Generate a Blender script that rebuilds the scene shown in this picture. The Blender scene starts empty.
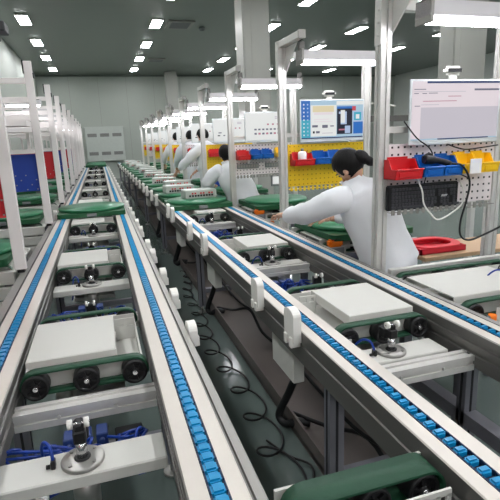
import bpy, bmesh, math, random
from mathutils import Vector, Matrix, noise
random.seed(7)
sc = bpy.context.scene
COL = sc.collection
PI = math.pi

# ------------------------------------------------------------------ materials
def lin(c):
    return tuple((v/255/12.92) if v/255 <= .04045 else ((v/255+.055)/1.055)**2.4 for v in c)

def mat(name, rgb, rough=.5, metal=0., var=.06, scale=14., bump=0., emit=0., spec=.5, coat=0., stretch=None):
    m = bpy.data.materials.new(name); m.use_nodes = True
    nt = m.node_tree; b = nt.nodes['Principled BSDF']
    c = lin(rgb)
    tc = nt.nodes.new('ShaderNodeTexCoord'); mp = nt.nodes.new('ShaderNodeMapping')
    if stretch: mp.inputs['Scale'].default_value = stretch
    nz = nt.nodes.new('ShaderNodeTexNoise'); nz.inputs['Scale'].default_value = scale; nz.inputs['Detail'].default_value = 4
    rp = nt.nodes.new('ShaderNodeMix'); rp.data_type = 'RGBA'
    rp.inputs['A'].default_value = (*[v*(1-var) for v in c], 1); rp.inputs['B'].default_value = (*[min(1, v*(1+var)) for v in c], 1)
    nt.links.new(tc.outputs['Object'], mp.inputs['Vector']); nt.links.new(mp.outputs['Vector'], nz.inputs['Vector'])
    nt.links.new(nz.outputs['Fac'], rp.inputs['Factor'])
    nt.links.new(rp.outputs['Result'], b.inputs['Base Color'])
    b.inputs['Roughness'].default_value = rough; b.inputs['Metallic'].default_value = metal
    b.inputs['Specular IOR Level'].default_value = spec
    if coat: b.inputs['Coat Weight'].default_value = coat
    if bump:
        bp = nt.nodes.new('ShaderNodeBump'); bp.inputs['Strength'].default_value = bump; bp.inputs['Distance'].default_value = .01
        nt.links.new(nz.outputs['Fac'], bp.inputs['Height']); nt.links.new(bp.outputs['Normal'], b.inputs['Normal'])
    if emit:
        nt.links.new(rp.outputs['Result'], b.inputs['Emission Color']); b.inputs['Emission Strength'].default_value = emit
    return m

M = dict(
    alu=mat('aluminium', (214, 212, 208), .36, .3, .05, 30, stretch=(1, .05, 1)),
    aluside=mat('anodised_side', (112, 110, 107), .42, .5, .05, 30, stretch=(1, .05, 1)),  # light grey anodising, darkened so the colour carries the rail sides' shade
    lip=mat('rail_cap', (214, 207, 198), .4, .1, .04, 12),
    strip=mat('rail_strip', (154, 152, 147), .42, .35, .05, 12),
    dark_alu=mat('leg_aluminium', (128, 128, 136), .45, .4, .05, 20),
    white=mat('white_paint', (208, 207, 201), .45, 0, .02, 9),
    post=mat('white_post', (236, 230, 228), .45, 0, .02, 9),
    plastic=mat('white_plastic', (240, 238, 232), .4, 0, .02, 20),
    belt=mat('green_belt', (10, 66, 42), .55, 0, .12, 40, bump=.15),
    pallet=mat('green_board', (16, 82, 46), .5, 0, .1, 10),
    disc=mat('green_disc', (50, 120, 84), .33, 0, .1, 8),
    black=mat('black_rubber', (16, 16, 18), .5, 0, .2, 30),
    cable=mat('black_cable', (14, 15, 17), .5, 0, .2, 30),
    chrome=mat('chrome', (220, 220, 222), .18, .95, .03, 20),
    steel=mat('flange_steel', (170, 168, 164), .35, .7, .06, 30),
    roller=mat('blue_roller', (8, 138, 192), .35, 0, .08, 40),
    link=mat('chain_link', (22, 42, 74), .45, .3, .2, 50),
    tube=mat('blue_tube', (20, 58, 150), .35, 0, .15, 20),
    valve=mat('valve_blue', (38, 62, 120), .45, 0, .15, 20),
    yellow=mat('yellow_board', (240, 200, 22), .5, 0, .05, 8),
    blueb=mat('blue_board', (20, 58, 150), .5, 0, .06, 8),
    redb=mat('red_board', (196, 24, 34), .5, 0, .06, 8),
    whiteb=mat('white_board', (234, 226, 226), .45, 0, .02, 8),
    yhole=mat('hole_shade', (196, 156, 20), .8, 0, .1, 8), hole=mat('hole_dark', (40, 40, 44), .8, 0, .1, 8),
    binred=mat('red_plastic', (206, 28, 36), .35, 0, .06, 10),
    binblue=mat('blue_plastic', (10, 98, 186), .35, 0, .06, 10),
    binyel=mat('yellow_plastic', (248, 200, 24), .35, 0, .05, 10),
    brown=mat('brown_top', (190, 158, 124), .5, 0, .06, 6),
    tray=mat('red_tray', (222, 40, 58), .4, 0, .05, 10),
    orange=mat('orange_plastic', (244, 122, 14), .4, 0, .06, 10),
    coat=mat('coat_cloth', (238, 239, 243), .85, 0, .04, 9, bump=.25),
    skin=mat('skin', (214, 168, 142), .55, 0, .04, 14),
    lips=mat('lips', (176, 104, 94), .5, 0, .04, 14),
    eye=mat('eye', (30, 24, 22), .3, 0, .1, 14),
    hair=mat('black_hair', (13, 11, 12), .55, 0, .3, 60, bump=.3, spec=.25, stretch=(1, 1, .1)),
    trouser=mat('dark_trousers', (40, 44, 58), .85, 0, .1, 20),
    shoe=mat('shoe', (30, 30, 32), .5, 0, .1, 20),
    bezel=mat('monitor_bezel', (206, 212, 214), .4, .1, .03, 9),
    bezdark=mat('monitor_back', (40, 42, 46), .5, 0, .05, 9),
    device=mat('device_case', (190, 194, 188), .45, 0, .04, 12),
    grey=mat('grey_plastic', (120, 122, 124), .5, 0, .06, 12),
    lampbody=mat('lamp_body', (206, 202, 204), .45, .2, .02, 9),
    hairtie=mat('hair_tie', (226, 196, 160), .6, 0, .05, 20),
    trough=mat('trough_steel', (98, 90, 86), .45, .2, .08, 5),
    towel=mat('paper', (238, 238, 238), .8, 0, .02, 9),
)
LAMP = mat('led_tube', (250, 250, 255), .4, 0, 0, 5, emit=36.)
LAMPL = mat('led_tube_small', (250, 250, 255), .4, 0, 0, 5, emit=17.)
PANEL = mat('led_panel', (252, 253, 255), .4, 0, 0, 5, emit=38.)
def scr(n, rgb, e=.9): return mat('screen_'+n, rgb, .3, 0, .02, 5, emit=e*.78, spec=.2)
S = dict(page=scr('page', (238, 226, 232)), grey=scr('grey', (206, 200, 210)), navy=scr('navy', (40, 62, 110)),
         ink=scr('ink', (110, 110, 128)), white=scr('white', (240, 242, 240)), teal=scr('teal', (60, 176, 200)),
         blue=scr('blue', (34, 110, 196)), cream=scr('cream', (232, 218, 178)), dark=scr('dark', (18, 22, 44)),
         lilac=scr('lilac', (180, 200, 232)), red=scr('red', (206, 70, 84)), rose=scr('rose', (190, 120, 140)), bar=scr('bar', (176, 206, 226)))
for m_ in S.values():
    m_.node_tree.nodes['Principled BSDF'].inputs['Base Color'].default_value = (.02, .02, .02, 1)
    for l in list(m_.node_tree.links):
        if l.to_socket.name == 'Base Color': m_.node_tree.links.remove(l)

# ------------------------------------------------------------------ mesh builder
class MB:
    def __init__(s): s.bm = bmesh.new(); s.mi = 0
    def _fin(s, verts, smooth=False):
        fs = {f for v in verts for f in v.link_faces}
        for f in fs: f.material_index = s.mi; f.smooth = smooth
        return s
    def box(s, x0, x1, y0, y1, z0, z1, bev=0., seg=1, rot=None, mi=None):
        if mi is not None: s.mi = mi
        t = bmesh.new() if bev else s.bm
        vs = bmesh.ops.create_cube(t, size=1)['verts']
        for v in vs:
            v.co = Vector(((x0+x1)/2+v.co.x*(x1-x0), (y0+y1)/2+v.co.y*(y1-y0), (z0+z1)/2+v.co.z*(z1-z0)))
        if bev:
            bmesh.ops.bevel(t, geom=list(t.edges), offset=bev, segments=seg, affect='EDGES')
            vs = s._merge(t)
        if rot is not None:
            bmesh.ops.transform(s.bm, matrix=rot, verts=vs)
        return s._fin(vs)
    def _merge(s, t):
        mp = {v: s.bm.verts.new(v.co) for v in t.verts}
        for f in t.faces:
            try: s.bm.faces.new([mp[v] for v in f.verts])
            except ValueError: pass
        t.free(); return list(mp.values())
    def cyl(s, p0, p1, r, seg=16, r2=None, cap=True, mi=None, smooth=True):
        if mi is not None: s.mi = mi
        p0, p1 = Vector(p0), Vector(p1); d = p1-p0
        q = d.to_track_quat('Z', 'Y').to_matrix().to_4x4()
        vs = bmesh.ops.create_cone(s.bm, cap_ends=cap, segments=seg, radius1=r, radius2=r if r2 is None else r2, depth=d.length)['verts']
        bmesh.ops.transform(s.bm, matrix=Matrix.Translation((p0+p1)/2) @ q, verts=vs)
        s._fin(vs, False)
        if smooth:
            for f in {f for v in vs for f in v.link_faces}:
                if len(f.verts) == 4: f.smooth = True
        return s
    def sph(s, c, r, sx=1, sy=1, sz=1, seg=14, mi=None):
        if mi is not None: s.mi = mi
        vs = bmesh.ops.create_uvsphere(s.bm, u_segments=seg, v_segments=max(6, seg*2//3), radius=r)['verts']
        for v in vs: v.co = Vector((c[0]+v.co.x*sx, c[1]+v.co.y*sy, c[2]+v.co.z*sz))
        return s._fin(vs, True)
    def tube(s, pts, r, seg=8, mi=None, cap=True):
        if mi is not None: s.mi = mi
        pts = [Vector(p) for p in pts]; rings = []; up = Vector((0, 0, 1)); N = None
        for i, p in enumerate(pts):
            d = (pts[min(i+1, len(pts)-1)]-pts[max(i-1, 0)]).normalized()
            if N is None:
                N = d.cross(up)
                if N.length < .1: N = d.cross(Vector((1, 0, 0)))
            N = (N-d*N.dot(d)).normalized(); B = d.cross(N)
            rr = r[i] if isinstance(r, (list, tuple)) else r
            rings.append([s.bm.verts.new(p+(N*math.cos(a)+B*math.sin(a))*rr) for a in [2*PI*k/seg for k in range(seg)]])
        for a, b in zip(rings, rings[1:]):
            for k in range(seg):
                f = s.bm.faces.new((a[k], a[(k+1) % seg], b[(k+1) % seg], b[k])); f.smooth = True; f.material_index = s.mi
        if cap:
            for q in (rings[0][::-1], rings[-1]):
                f = s.bm.faces.new(q); f.material_index = s.mi
        return s
    def prism(s, poly, axis, a, b, mi=None, smooth=False):
        if mi is not None: s.mi = mi
        def P(u, v, w): return {'x': (w, u, v), 'y': (u, w, v), 'z': (u, v, w)}[axis]
        A = [s.bm.verts.new(P(u, v, a)) for u, v in poly]; B = [s.bm.verts.new(P(u, v, b)) for u, v in poly]
        n = len(poly); fs = [s.bm.faces.new(A[::-1]), s.bm.faces.new(B)]
        for k in range(n):
            f = s.bm.faces.new((A[k], A[(k+1) % n], B[(k+1) % n], B[k])); f.smooth = smooth; fs.append(f)
        for f in fs: f.material_index = s.mi
        return s
    def loop(s, outer, inner, axis, a, b, mi=None):
        if mi is not None: s.mi = mi
        def P(u, v, w): return {'x': (w, u, v), 'y': (u, w, v), 'z': (u, v, w)}[axis]
        R = [[s.bm.verts.new(P(u, v, w)) for u, v in pl] for pl, w in ((outer, a), (outer, b), (inner, b), (inner, a))]
        n = len(outer)
        for i in range(4):
            p, q = R[i], R[(i+1) % 4]
            for k in range(n):
                f = s.bm.faces.new((p[k], p[(k+1) % n], q[(k+1) % n], q[k])); f.material_index = s.mi
                f.smooth = i in (0, 2)
        return s
    def lathe(s, prof, seg=24, origin=(0, 0, 0), axis='z', mi=None, smooth=True):
        if mi is not None: s.mi = mi
        o = Vector(origin); rings = []
        for r, h in prof:
            ring = []
            for k in range(seg):
                a = 2*PI*k/seg; u, v = r*math.cos(a), r*math.sin(a)
                ring.append(s.bm.verts.new(o+Vector({'z': (u, v, h), 'y': (u, h, v), 'x': (h, u, v)}[axis])))
            rings.append(ring)
        for p, q in zip(rings, rings[1:]):
            for k in range(seg):
                f = s.bm.faces.new((p[k], p[(k+1) % seg], q[(k+1) % seg], q[k])); f.material_index = s.mi; f.smooth = smooth
        for q in (rings[0], rings[-1]):
            f = s.bm.faces.new(q); f.material_index = s.mi
        return s
    def quad(s, x0, x1, z0, z1, y, mi):
        f = s.bm.faces.new([s.bm.verts.new(p) for p in ((x0, y, z0), (x1, y, z0), (x1, y, z1), (x0, y, z1))]); f.material_index = mi
        return s
    def build(s, name, mats, parent=None, loc=(0, 0, 0), flat=False):
        bmesh.ops.recalc_face_normals(s.bm, faces=[f for f in s.bm.faces]) if not flat else None
        me = bpy.data.meshes.new(name); s.bm.to_mesh(me); s.bm.free()
        for m in (mats if isinstance(mats, (list, tuple)) else [mats]): me.materials.append(m)
        return link(name, me, parent, loc)

def link(name, me, parent=None, loc=(0, 0, 0)):
    o = bpy.data.objects.new(name, me); COL.objects.link(o); o.location = loc
    if parent is not None: o.parent = parent
    return o
def tag(o, label, cat, group=None):
    o['label'] = label; o['category'] = cat
    if group: o['group'] = group
    return o
def thing(name, label, cat, loc=(0, 0, 0), group=None, rz=0):
    o = bpy.data.objects.new(name, None); COL.objects.link(o); o.location = loc; o.rotation_euler.z = rz
    o.empty_display_size = .1
    return tag(o, label, cat, group)
def struct(o): o['kind'] = 'structure'; return o
KIDS = {}
def copy_tree(o, parent=None):
    c = o.copy(); COL.objects.link(c)
    if parent is not None: c.parent = parent
    for ch in list(o.children): copy_tree(ch, c)
    return c
def dup(o, loc, label, group=None, rz=None):
    c = copy_tree(o); c.location = loc; c['label'] = label
    if group: c['group'] = group
    if rz is not None: c.rotation_euler.z = rz
    return c
ORD = ['first', 'second', 'third', 'fourth', 'fifth', 'sixth', 'seventh', 'eighth', 'ninth', 'tenth', 'eleventh', 'twelfth',
       'thirteenth', 'fourteenth', 'fifteenth', 'sixteenth', 'seventeenth', 'eighteenth', 'nineteenth', 'twentieth']

# ------------------------------------------------------------------ camera (measured from the vanishing lines)
f_px = 472.; VP = (97.5, 145.); slope = -.04
def ray(px, py): return Vector((px-250, -(py-250), -f_px)).normalized()
Yv = ray(*VP); h2 = ray(VP[0]+1000, VP[1]+slope*1000)
Zv = h2.cross(Yv).normalized()
if Zv.y < 0: Zv = -Zv
Xv = Yv.cross(Zv)
Rm = Matrix((Xv, Yv, Zv))
cd = bpy.data.cameras.new('camera'); cam = bpy.data.objects.new('camera', cd); COL.objects.link(cam)
cd.sensor_width = 36; cd.lens = f_px/500*36; cd.clip_start = .05; cd.clip_end = 100
mw = Rm.to_4x4(); mw.translation = Vector((0, 0, 1.5)); cam.matrix_world = mw
sc.camera = cam

# ------------------------------------------------------------------ room shell
ZC = 4.4; YB = 22.3; XL = -2.15; XR = 15.; YF = -18.
def floor_mat():
    m = mat('epoxy_floor', (98, 110, 106), .13, 0, .12, 1.2, spec=.5)
    return m
fm = floor_mat()
struct(MB().box(XL, XR, YF, YB, -.1, 0).build('floor', fm))
def ceiling_mat():
    m = mat('ceiling_panels', (112, 122, 114), .3, .1, .03, 3)
    nt = m.node_tree; b = nt.nodes['Principled BSDF']
    tc = nt.nodes['Texture Coordinate']; sp = nt.nodes.new('ShaderNodeSeparateXYZ')
    nt.links.new(tc.outputs['Object'], sp.inputs[0])
    md = nt.nodes.new('ShaderNodeMath'); md.operation = 'PINGPONG'; md.inputs[1].default_value = .6
    nt.links.new(sp.outputs['Y'], md.inputs[0])
    lt = nt.nodes.new('ShaderNodeMath'); lt.operation = 'LESS_THAN'; lt.inputs[1].default_value = .012
    nt.links.new(md.outputs[0], lt.inputs[0])
    bp = nt.nodes.new('ShaderNodeBump'); bp.inputs['Strength'].default_value = .5; bp.inputs['Distance'].default_value = .01; bp.invert = True
    nt.links.new(lt.outputs[0], bp.inputs['Height']); nt.links.new(bp.outputs['Normal'], b.inputs['Normal'])
    return m
struct(MB().box(XL, XR, YF, YB, ZC, ZC+.1).build('ceiling', ceiling_mat()))
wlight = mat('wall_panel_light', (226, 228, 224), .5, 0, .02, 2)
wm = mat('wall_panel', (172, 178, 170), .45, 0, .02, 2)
struct(MB().box(XL-.1, XR+.1, YB, YB+.1, 0, ZC).build('wall_back', wm))
struct(MB().box(XL-.1, XL, YF, YB, 0, ZC).build('wall_left', wm))
struct(MB().box(XR, XR+.1, YF, YB, 0, ZC).build('wall_right', wlight))
struct(MB().box(XL-.1, XR+.1, YF-.1, YF, 0, ZC).build('wall_front', wlight))
for x in [-.9+1.18*k for k in range(13)]:
    struct(MB().box(x-.006, x+.006, YB-.008, YB, 0, ZC).build('trim_1', M['strip']))
struct(MB().box(XL, XR, YB-.05, YB-.008, ZC-.06, ZC).build('trim_2', mat('dark_trim', (112, 118, 112), .5)))
colm = mat('column_cladding', (164, 164, 157), .34, .05, .02, 3)
for x0, x1, y0, y1 in ((2.78, 3.31, 9., 9.5), (3.03, 3.5, 21, 21.5), (7.5, 8.36, 9, 9.5)):
    b = MB().box(x0, x1, y0, y1, 0, ZC, .02, 2)
    b.box(x0+.16, x0+.175, y0-.006, y0, 0, ZC)
    struct(b.build('column', colm))
# ventilation cabinet on the back wall
t = thing('ventilation_cabinet', 'pale ventilation cabinet with six grey grilles on the back wall', 'vent', (.34, YB-.09, .8))
MB().box(-.8, .8, -.12, .08, 0, 1.45, .01).box(-.82, .82, -.13, .08, 1.43, 1.47).build('cabinet_body', mat('cabinet_white', (188, 194, 188), .4), t)
for zz in (.32, 1.1):
    for xx in (-.52, 0, .52):
        b = MB().box(xx-.19, xx+.19, -.128, -.119, zz-.06, zz+.08, mi=0)
        for q in range(6): b.box(xx-.18, xx+.18, -.136, -.126, zz-.05+q*.021, zz-.04+q*.021, mi=1)
        b.build('grille', [M['grey'], M['strip']], t)
# ceiling lights
n = 0
cols = [(-1.32, 'left'), (1.70, 'second'), (4.72, 'third'), (7.3, 'fourth'), (10.3, 'fifth')]
proto = None
for ci, (x, cn) in enumerate(cols):
    rows = [12.78, 15.35, 17.85, 20.4, 10.2, 7.65, 5.1, 2.5, 0., -2.6, -5.2, -7.8, -10.4, -13., -15.6]
    if ci == 0: rows.remove(10.2)
    for ri, y in enumerate(rows):
        vis = ri < 4
        lab = f'lit ceiling panel, {ORD[ri]} nearest visible one in the {cn} row from the left' if vis else \
              f'lit ceiling panel in the {cn} row from the left, nearer than the visible ones'
        if proto is None:
            proto = thing('ceiling_light', lab, 'ceiling light', (x, y, ZC-.03), 'ceiling light panels')
            MB().box(-.135, .135, -.43, .43, -.012, .028, .004).build('frame', M['white'], proto)
            MB().box(-.122, .122, -.415, .415, -.016, -.0125).build('diffuser', PANEL, proto)
        else: dup(proto, (x, y, ZC-.03), lab)
t = thing('ceiling_vent', 'square dark air outlet in the ceiling beside the second row of lights', 'vent', (2.3, 12.85, ZC-.03))
MB().box(-.33, .33, -.4, .4, -.01, .028, .006).build('frame', M['strip'], t)
b = MB()
for q in range(7): b.box(-.24, .24, -.3+q*.09, -.24+q*.09, -.018, -.011)
b.build('slats', M['grey'], t)
t = thing('ceiling_sensor', 'small round sensor on the ceiling right of the air outlet', 'sensor', (2.95, 13.2, ZC-.03))
MB().lathe([(.01, -.05), (.06, -.04), (.08, .03)], 16).build('housing', M['grey'], t)
t = thing('ceiling_vent', 'narrow dark air outlet in the ceiling farther back than the square one', 'vent', (2.32, 18.2, ZC-.03))
MB().box(-.3, .3, -.3, .3, -.01, .028).build('frame', M['strip'], t)
MB().box(-.24, .24, -.24, .24, -.018, -.0105).build('slats', M['grey'], t)

# ------------------------------------------------------------------ conveyors
ZR = .75
XA = (-.423, .174); XBv = (.757, 1.362)
PITCH = .038
def rail_profile(sg, wide):
    # cross-section in (u,z), u outward
    pr = [(-.07, .62), (-.07, .655), (-.062, .658), (-.062, .672), (-.07, .675), (-.07, .70), (-.064, .703), (-.064, .715), (-.07, .718),
          (-.07, .746), (-.066, .75), (-.022, .75), (-.022, .728), (.022, .728), (.022, .75), (.06, .75), (.063, .746)]
    if wide:
        pr += [(.064, .738), (.070, .738), (.072, .747), (.072+wide, .744), (.075+wide, .738), (.075+wide, .72)]
        pr += [(.063, .69), (.063, .61)]
    else:
        pr += [(.063, .70), (.058, .697), (.058, .685), (.063, .682), (.063, .61)]
    pr += [(-.07, .61)]
    return pr
def build_rail(parent, xc, sg, wide, y0, y1):
    pr = rail_profile(sg, wide)
    b = MB(); b.prism([(xc+sg*u, z) for u, z in pr], 'y', y0, y1)
    bmesh.ops.recalc_face_normals(b.bm, faces=b.bm.faces[:])
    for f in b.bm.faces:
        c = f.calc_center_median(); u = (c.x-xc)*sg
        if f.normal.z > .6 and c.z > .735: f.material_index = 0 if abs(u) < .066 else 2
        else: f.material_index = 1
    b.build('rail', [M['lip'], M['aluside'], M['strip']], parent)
def roller_mesh():
    b = MB()
    b.box(-.0165, .0165, -.0172, .0172, -.012, .0135, .005, 2)
    me = bpy.data.meshes.new('roller'); b.bm.to_mesh(me); b.bm.free(); me.materials.append(M['roller'])
    return me
ROLL = roller_mesh()
ROLLB = bpy.data.meshes.new('roller'); _b = MB(); _b.box(-.016, .016, -.0115, .0115, -.012, .0135, .005, 2); _b.bm.to_mesh(ROLLB); _b.bm.free(); ROLLB.materials.append(M['roller'])
def build_chain(parent, xc, y0, y1, nind, rest, first, mesh, hw):
    b = MB()
    b.box(xc-.0215, xc+.0215, y0, y1, .728, .7385)
    for k in range(int((y1-y0)/PITCH)):
        y = y0+PITCH*(k+.5)
        if y < 4.2:
            for sx in (-1, 1): b.box(xc+sx*.019-.0018, xc+sx*.019+.0018, y-.013, y+.021, .733, .7515)
    ch = b.build('roller_chain', M['link'], parent)
    cnt = 0
    for k in range(int((y1-y0)/PITCH)):
        y = y0+PITCH*(k+.5)
        if y > first and cnt < nind:
            link('roller', mesh, ch, (xc, y, .7415)); cnt += 1
        elif y <= 8.5:
            rest.cyl((xc-hw, y, .7415), (xc+hw, y, .7415), .0155, 8, cap=False)
        elif k % 4 == 0:
            rest.box(xc-hw, xc+hw, y-.06, y+.055, .738, .756)
def cross_beam(parent, x0, x1, y, z1=.66, w=.062):
    h = .06; z0 = z1-h
    pr = [(y-w/2, z0), (y+w/2, z0), (y+w/2, z1), (y+.012, z1), (y+.012, z1-.008), (y-.012, z1-.008), (y-.012, z1), (y-w/2, z1),
          (y-w/2, z1-.022), (y-w/2+.008, z1-.022), (y-w/2+.008, z1-.038), (y-w/2, z1-.038)]
    b = MB().prism(pr, 'x', x0, x1)
    for q in (.3, .7):
        b.cyl((x0+(x1-x0)*q, y-w/2+.004, z1-.03), (x0+(x1-x0)*q, y-w/2-.004, z1-.03), .006, 8)
    b.build('cross_beam', M['alu'], parent)
def leg(parent, x, y, zt=.612):
    b = MB().box(x-.03, x+.03, y-.024, y+.024, .06, zt, mi=0)
    for sx in (-1, 1):
        b.box(x+sx*.0305-.001, x+sx*.0305+.001, y-.006, y+.006, .07, zt-.01, mi=1)
    b.box(x-.005, x+.005, y-.0255, y-.0235, .07, zt-.01, mi=1)
    b.build('leg', [M['dark_alu'], M['hole']], parent)
    MB().cyl((x, y, .0), (x, y, .012), .04, 16).cyl((x, y, .012), (x, y, .062), .009, 10).build('levelling_foot', M['steel'], parent)
def guide_block(parent, x, y, sg, h=.815):
    # white tombstone-shaped guide block on the outer face of a rail
    w = .05; pts = [(y-w, .70), (y+w, .70), (y+w, h-.025)]
    for k in range(1, 8):
        a = PI*k/8; pts.append((y+w*math.cos(a), h-.025+.025*math.sin(a)))
    pts.append((y-w, h-.025))
    x0, x1 = sorted((x, x+sg*.034))
    b = MB().prism(pts, 'x', x0, x1)
    for q in (-.5, .5): b.box(min(x, x+sg*.042), max(x, x+sg*.042), y+q*w*1.1-.012, y+q*w*1.1+.012, .678, .72, .002)
    b.build('guide_block', M['plastic'], parent)

Y0, Y1 = -.35, 20.6
LA = [1.67, 3.14, 4.86, 6.7, 8.45, 10.6, 12.9, 15.2, 17.4]
LB = [1.62, 3.1, 4.92, 6.75, 8.5]
# --- left conveyor
A = thing('conveyor', 'left roller chain conveyor in front of the white posts, running to the back wall', 'conveyor', (0, 0, 0), 'long chain conveyors')
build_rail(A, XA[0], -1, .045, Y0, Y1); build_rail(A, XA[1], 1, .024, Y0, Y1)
rest = MB()
build_chain(A, XA[0], Y0, Y1, 50, rest, 1.75, ROLL, .0165); build_chain(A, XA[1], Y0, Y1, 50, rest, .8, ROLL, .0165)
o = rest.build('roller', M['roller'], A); o['kind'] = 'stuff'
for y in [1.56]+[v-.13 for v in LA[2:]]+[v+.67 for v in LA]: cross_beam(A, XA[0]+.07, XA[1]-.07, y)
for y in (.3, 1.95, 3.97, 6.5, 9, 11.5, 14, 16.5, 19.5):
    leg(A, XA[0], y); leg(A, XA[1], y)
    MB().box(XA[0]+.03, XA[1]-.03, y-.02, y+.02, .18, .22).build('tie_bar', M['dark_alu'], A)
for y in (1.83, 2.31, 2.74, 3.3, 3.66, 4.3, 4.75, 5.3, 5.7, 6.4, 6.9, 7.6, 8.1, 8.9, 9.5, 10.4, 11.2, 12.1, 13, 14, 15, 16, 17): guide_block(A, XA[1]+.1, y, 1, .775)
for y in (2.42, 6.0): guide_block(A, XA[0]-.063-.058, y, -1, .77)
# --- right conveyor
B = thing('conveyor', 'middle roller chain conveyor in front of the workers, with device boxes on green pallets', 'conveyor', (0, 0, 0), 'long chain conveyors')
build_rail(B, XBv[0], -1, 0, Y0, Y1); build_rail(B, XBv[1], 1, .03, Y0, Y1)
rest = MB()
build_chain(B, XBv[0], Y0, Y1, 62, rest, .6, ROLLB, .016); build_chain(B, XBv[1], Y0, Y1, 38, rest, 1.2, ROLLB, .016)
o = rest.build('roller', M['roller'], B); o['kind'] = 'stuff'
for y in [1.37, 2.88]+[v-.2 for v in LB[2:]]+[v+.67 for v in LB]: cross_beam(B, XBv[0]+.07, XBv[1]-.07, y)
for y in (-.1, 1.44, 3.97, 6.5, 9, 11.5, 14, 16.5, 19.5):
    leg(B, XBv[0]-.01, y); leg(B, XBv[1], y)
    MB().box(XBv[0]+.03, XBv[1]-.03, y-.02, y+.02, .18, .22).build('tie_bar', M['dark_alu'], B)
for y in (1.665, 2.115, 3.36, 3.95, 4.95, 5.28, 6.4, 7.0, 7.7, 8.3, 9.1, 9.9, 10.8, 11.7, 12.7, 13.8, 15, 16.2, 17.4): guide_block(B, XBv[0]-.064, y, -1, .835)
for y0, y1 in ((1.84, 2.12), (3.40, 3.66), (5.0, 5.3), (6.9, 7.2), (8.6, 8.9)):
    MB().box(XBv[0]-.01, XBv[0]+.045, y0, y1, .39, .607, .004).build('control_box', M['white'], B)
b = MB()
b.box(.82, 1.30, .2, 20, .015, .03).box(.82, .832, .2, 20, .0, .10).box(1.288, 1.30, .2, 20, 0, .10)
b.build('cable_trough', M['trough'], B)
b = MB(); b.box(XBv[1]-.03, XBv[1]+.03, .1, 20, .30, .36); b.build('side_stretcher', M['dark_alu'], B)

# --- lift transfers (between the rails)
def stadium(x0, x1, zc, r, n=10, low=1.):
    pts = []
    for k in range(n+1):
        a = -PI/2+PI*k/n; pts.append((x1+r*math.cos(a), zc+r*math.sin(a)*(1 if a > 0 else low)))
    for k in range(n+1):
        a = PI/2+PI*k/n; pts.append((x0+r*math.cos(a), zc+r*math.sin(a)*(1 if a < PI else low)))
    return pts
def belt(parent, x0, x1, y, w=.044, zc=.69, r=.0515, th=.006):
    b = MB().loop(stadium(x0, x1, zc, r, 10, .66), stadium(x0, x1, zc, r-th, 10, .6), 'y', y-w/2, y+w/2)
    return b.build('belt', M['belt'], parent)
def wheel(parent, x, y, side=-1, r=.0455, z=.689):
    b = MB(); ya, yb = (y-.034, y+.018) if side < 0 else (y-.018, y+.034)
    fr = ya if side < 0 else yb; d = .008*(-side)
    b.lathe([(r, ya), (r, yb)], 22, (x, 0, z), 'y') if False else None
    b.lathe([(.033, fr+d), (.033, fr), (r-.003, fr), (r, fr+d*.4), (r, ya+yb-fr), (.01, ya+yb-fr)], 22, (x, 0, z), 'y')
    b.lathe([(.015, fr+d), (.015, fr-d*.1), (.004, fr-d*.1)], 16, (x, 0, z), 'y')
    for k in range(6):
        a = PI*k/3+.3; m4 = Matrix.Translation((x, 0, z)) @ Matrix.Rotation(a, 4, 'Y')
        b.box(.012, .035, min(fr, fr+d*1.2), max(fr, fr+d*1.2), -.004, .004, rot=m4)
    w = b.build('wheel', M['black'], parent)
    s_ = -1 if side < 0 else 1
    MB().cyl((x, fr, z), (x, fr+s_*.006, z), .0085, 12).cyl((x, fr+s_*.006, z), (x, fr+s_*.010, z), .005, 8).build('hub_bolt', M['chrome'], w)
def slot_tab(b, x0, x1, y, z0, z1):
    # upright tab pierced by two slots
    w = x1-x0
    b.box(x0, x1, y-.003, y+.003, z0, z1-.034).box(x0, x1, y-.003, y+.003, z1-.012, z1)
    for u0, u1 in ((0, .12), (.42, .58), (.88, 1)): b.box(x0+w*u0, x0+w*u1, y-.003, y+.003, z1-.034, z1-.012)
def make_lift(label, loc, sg, group):
    t = thing('lift_transfer', label, 'conveyor unit', loc, group)
    X = lambda a, b_: tuple(sorted((sg*a, sg*b_)))
    b = MB()
    b.box(-.2, .2, .03, .51, .635, .645)
    b.box(-.205, .205, .027, .034, .635, .722, .002).box(-.205, .205, .506, .513, .635, .722, .002)
    x0, x1 = X(.198, .205); b.box(x0, x1, .03, .51, .635, .70)
    x0, x1 = X(-.205, -.198); b.box(x0, x1, .03, .51, .635, .722)
    b.build('base_tray', M['white'], t)
    b = MB(); x0, x1 = X(-.207, .11)
    b.box(x0, x1, .075, .46, .740, .746, .002)
    b.box(x0, x1, .072, .076, .716, .744).box(x0, x1, .459, .463, .70, .744)
    xa, xb = X(.106, .11); b.box(xa, xb, .075, .46, .70, .744)
    b.build('cover_plate', M['white'], t)
    b = MB(); x0, x1 = X(.115, .2); slot_tab(b, x0, x1, .40, .645, .742); b.build('slotted_tab', M['white'], t)
    for y, sd in ((0, -1), (.54, 1)):
        belt(t, -.168, .168, y)
        for x in (-.168, 0, .168): wheel(t, x, y, sd)
    for u, v in ((-.1, .14), (.1, .4)): MB().cyl((u, v, .645), (u, v, .5), .03, 14).build('lift_cylinder', M['steel'], t)
    MB().box(-.13, .13, .1, .44, .48, .5).build('lift_plate', M['steel'], t)
    return t
cA = (XA[0]+XA[1])/2; cB = (XBv[0]+XBv[1])/2
for i, y in enumerate(LA):
    lab = f'{ORD[i]} green-belted lift transfer from the camera on the left conveyor'
    if i == 0: LAp = make_lift(lab, (cA, y, 0), 1, 'lift transfers between the rails')
    else: dup(LAp, (cA, y, 0), lab)
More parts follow.
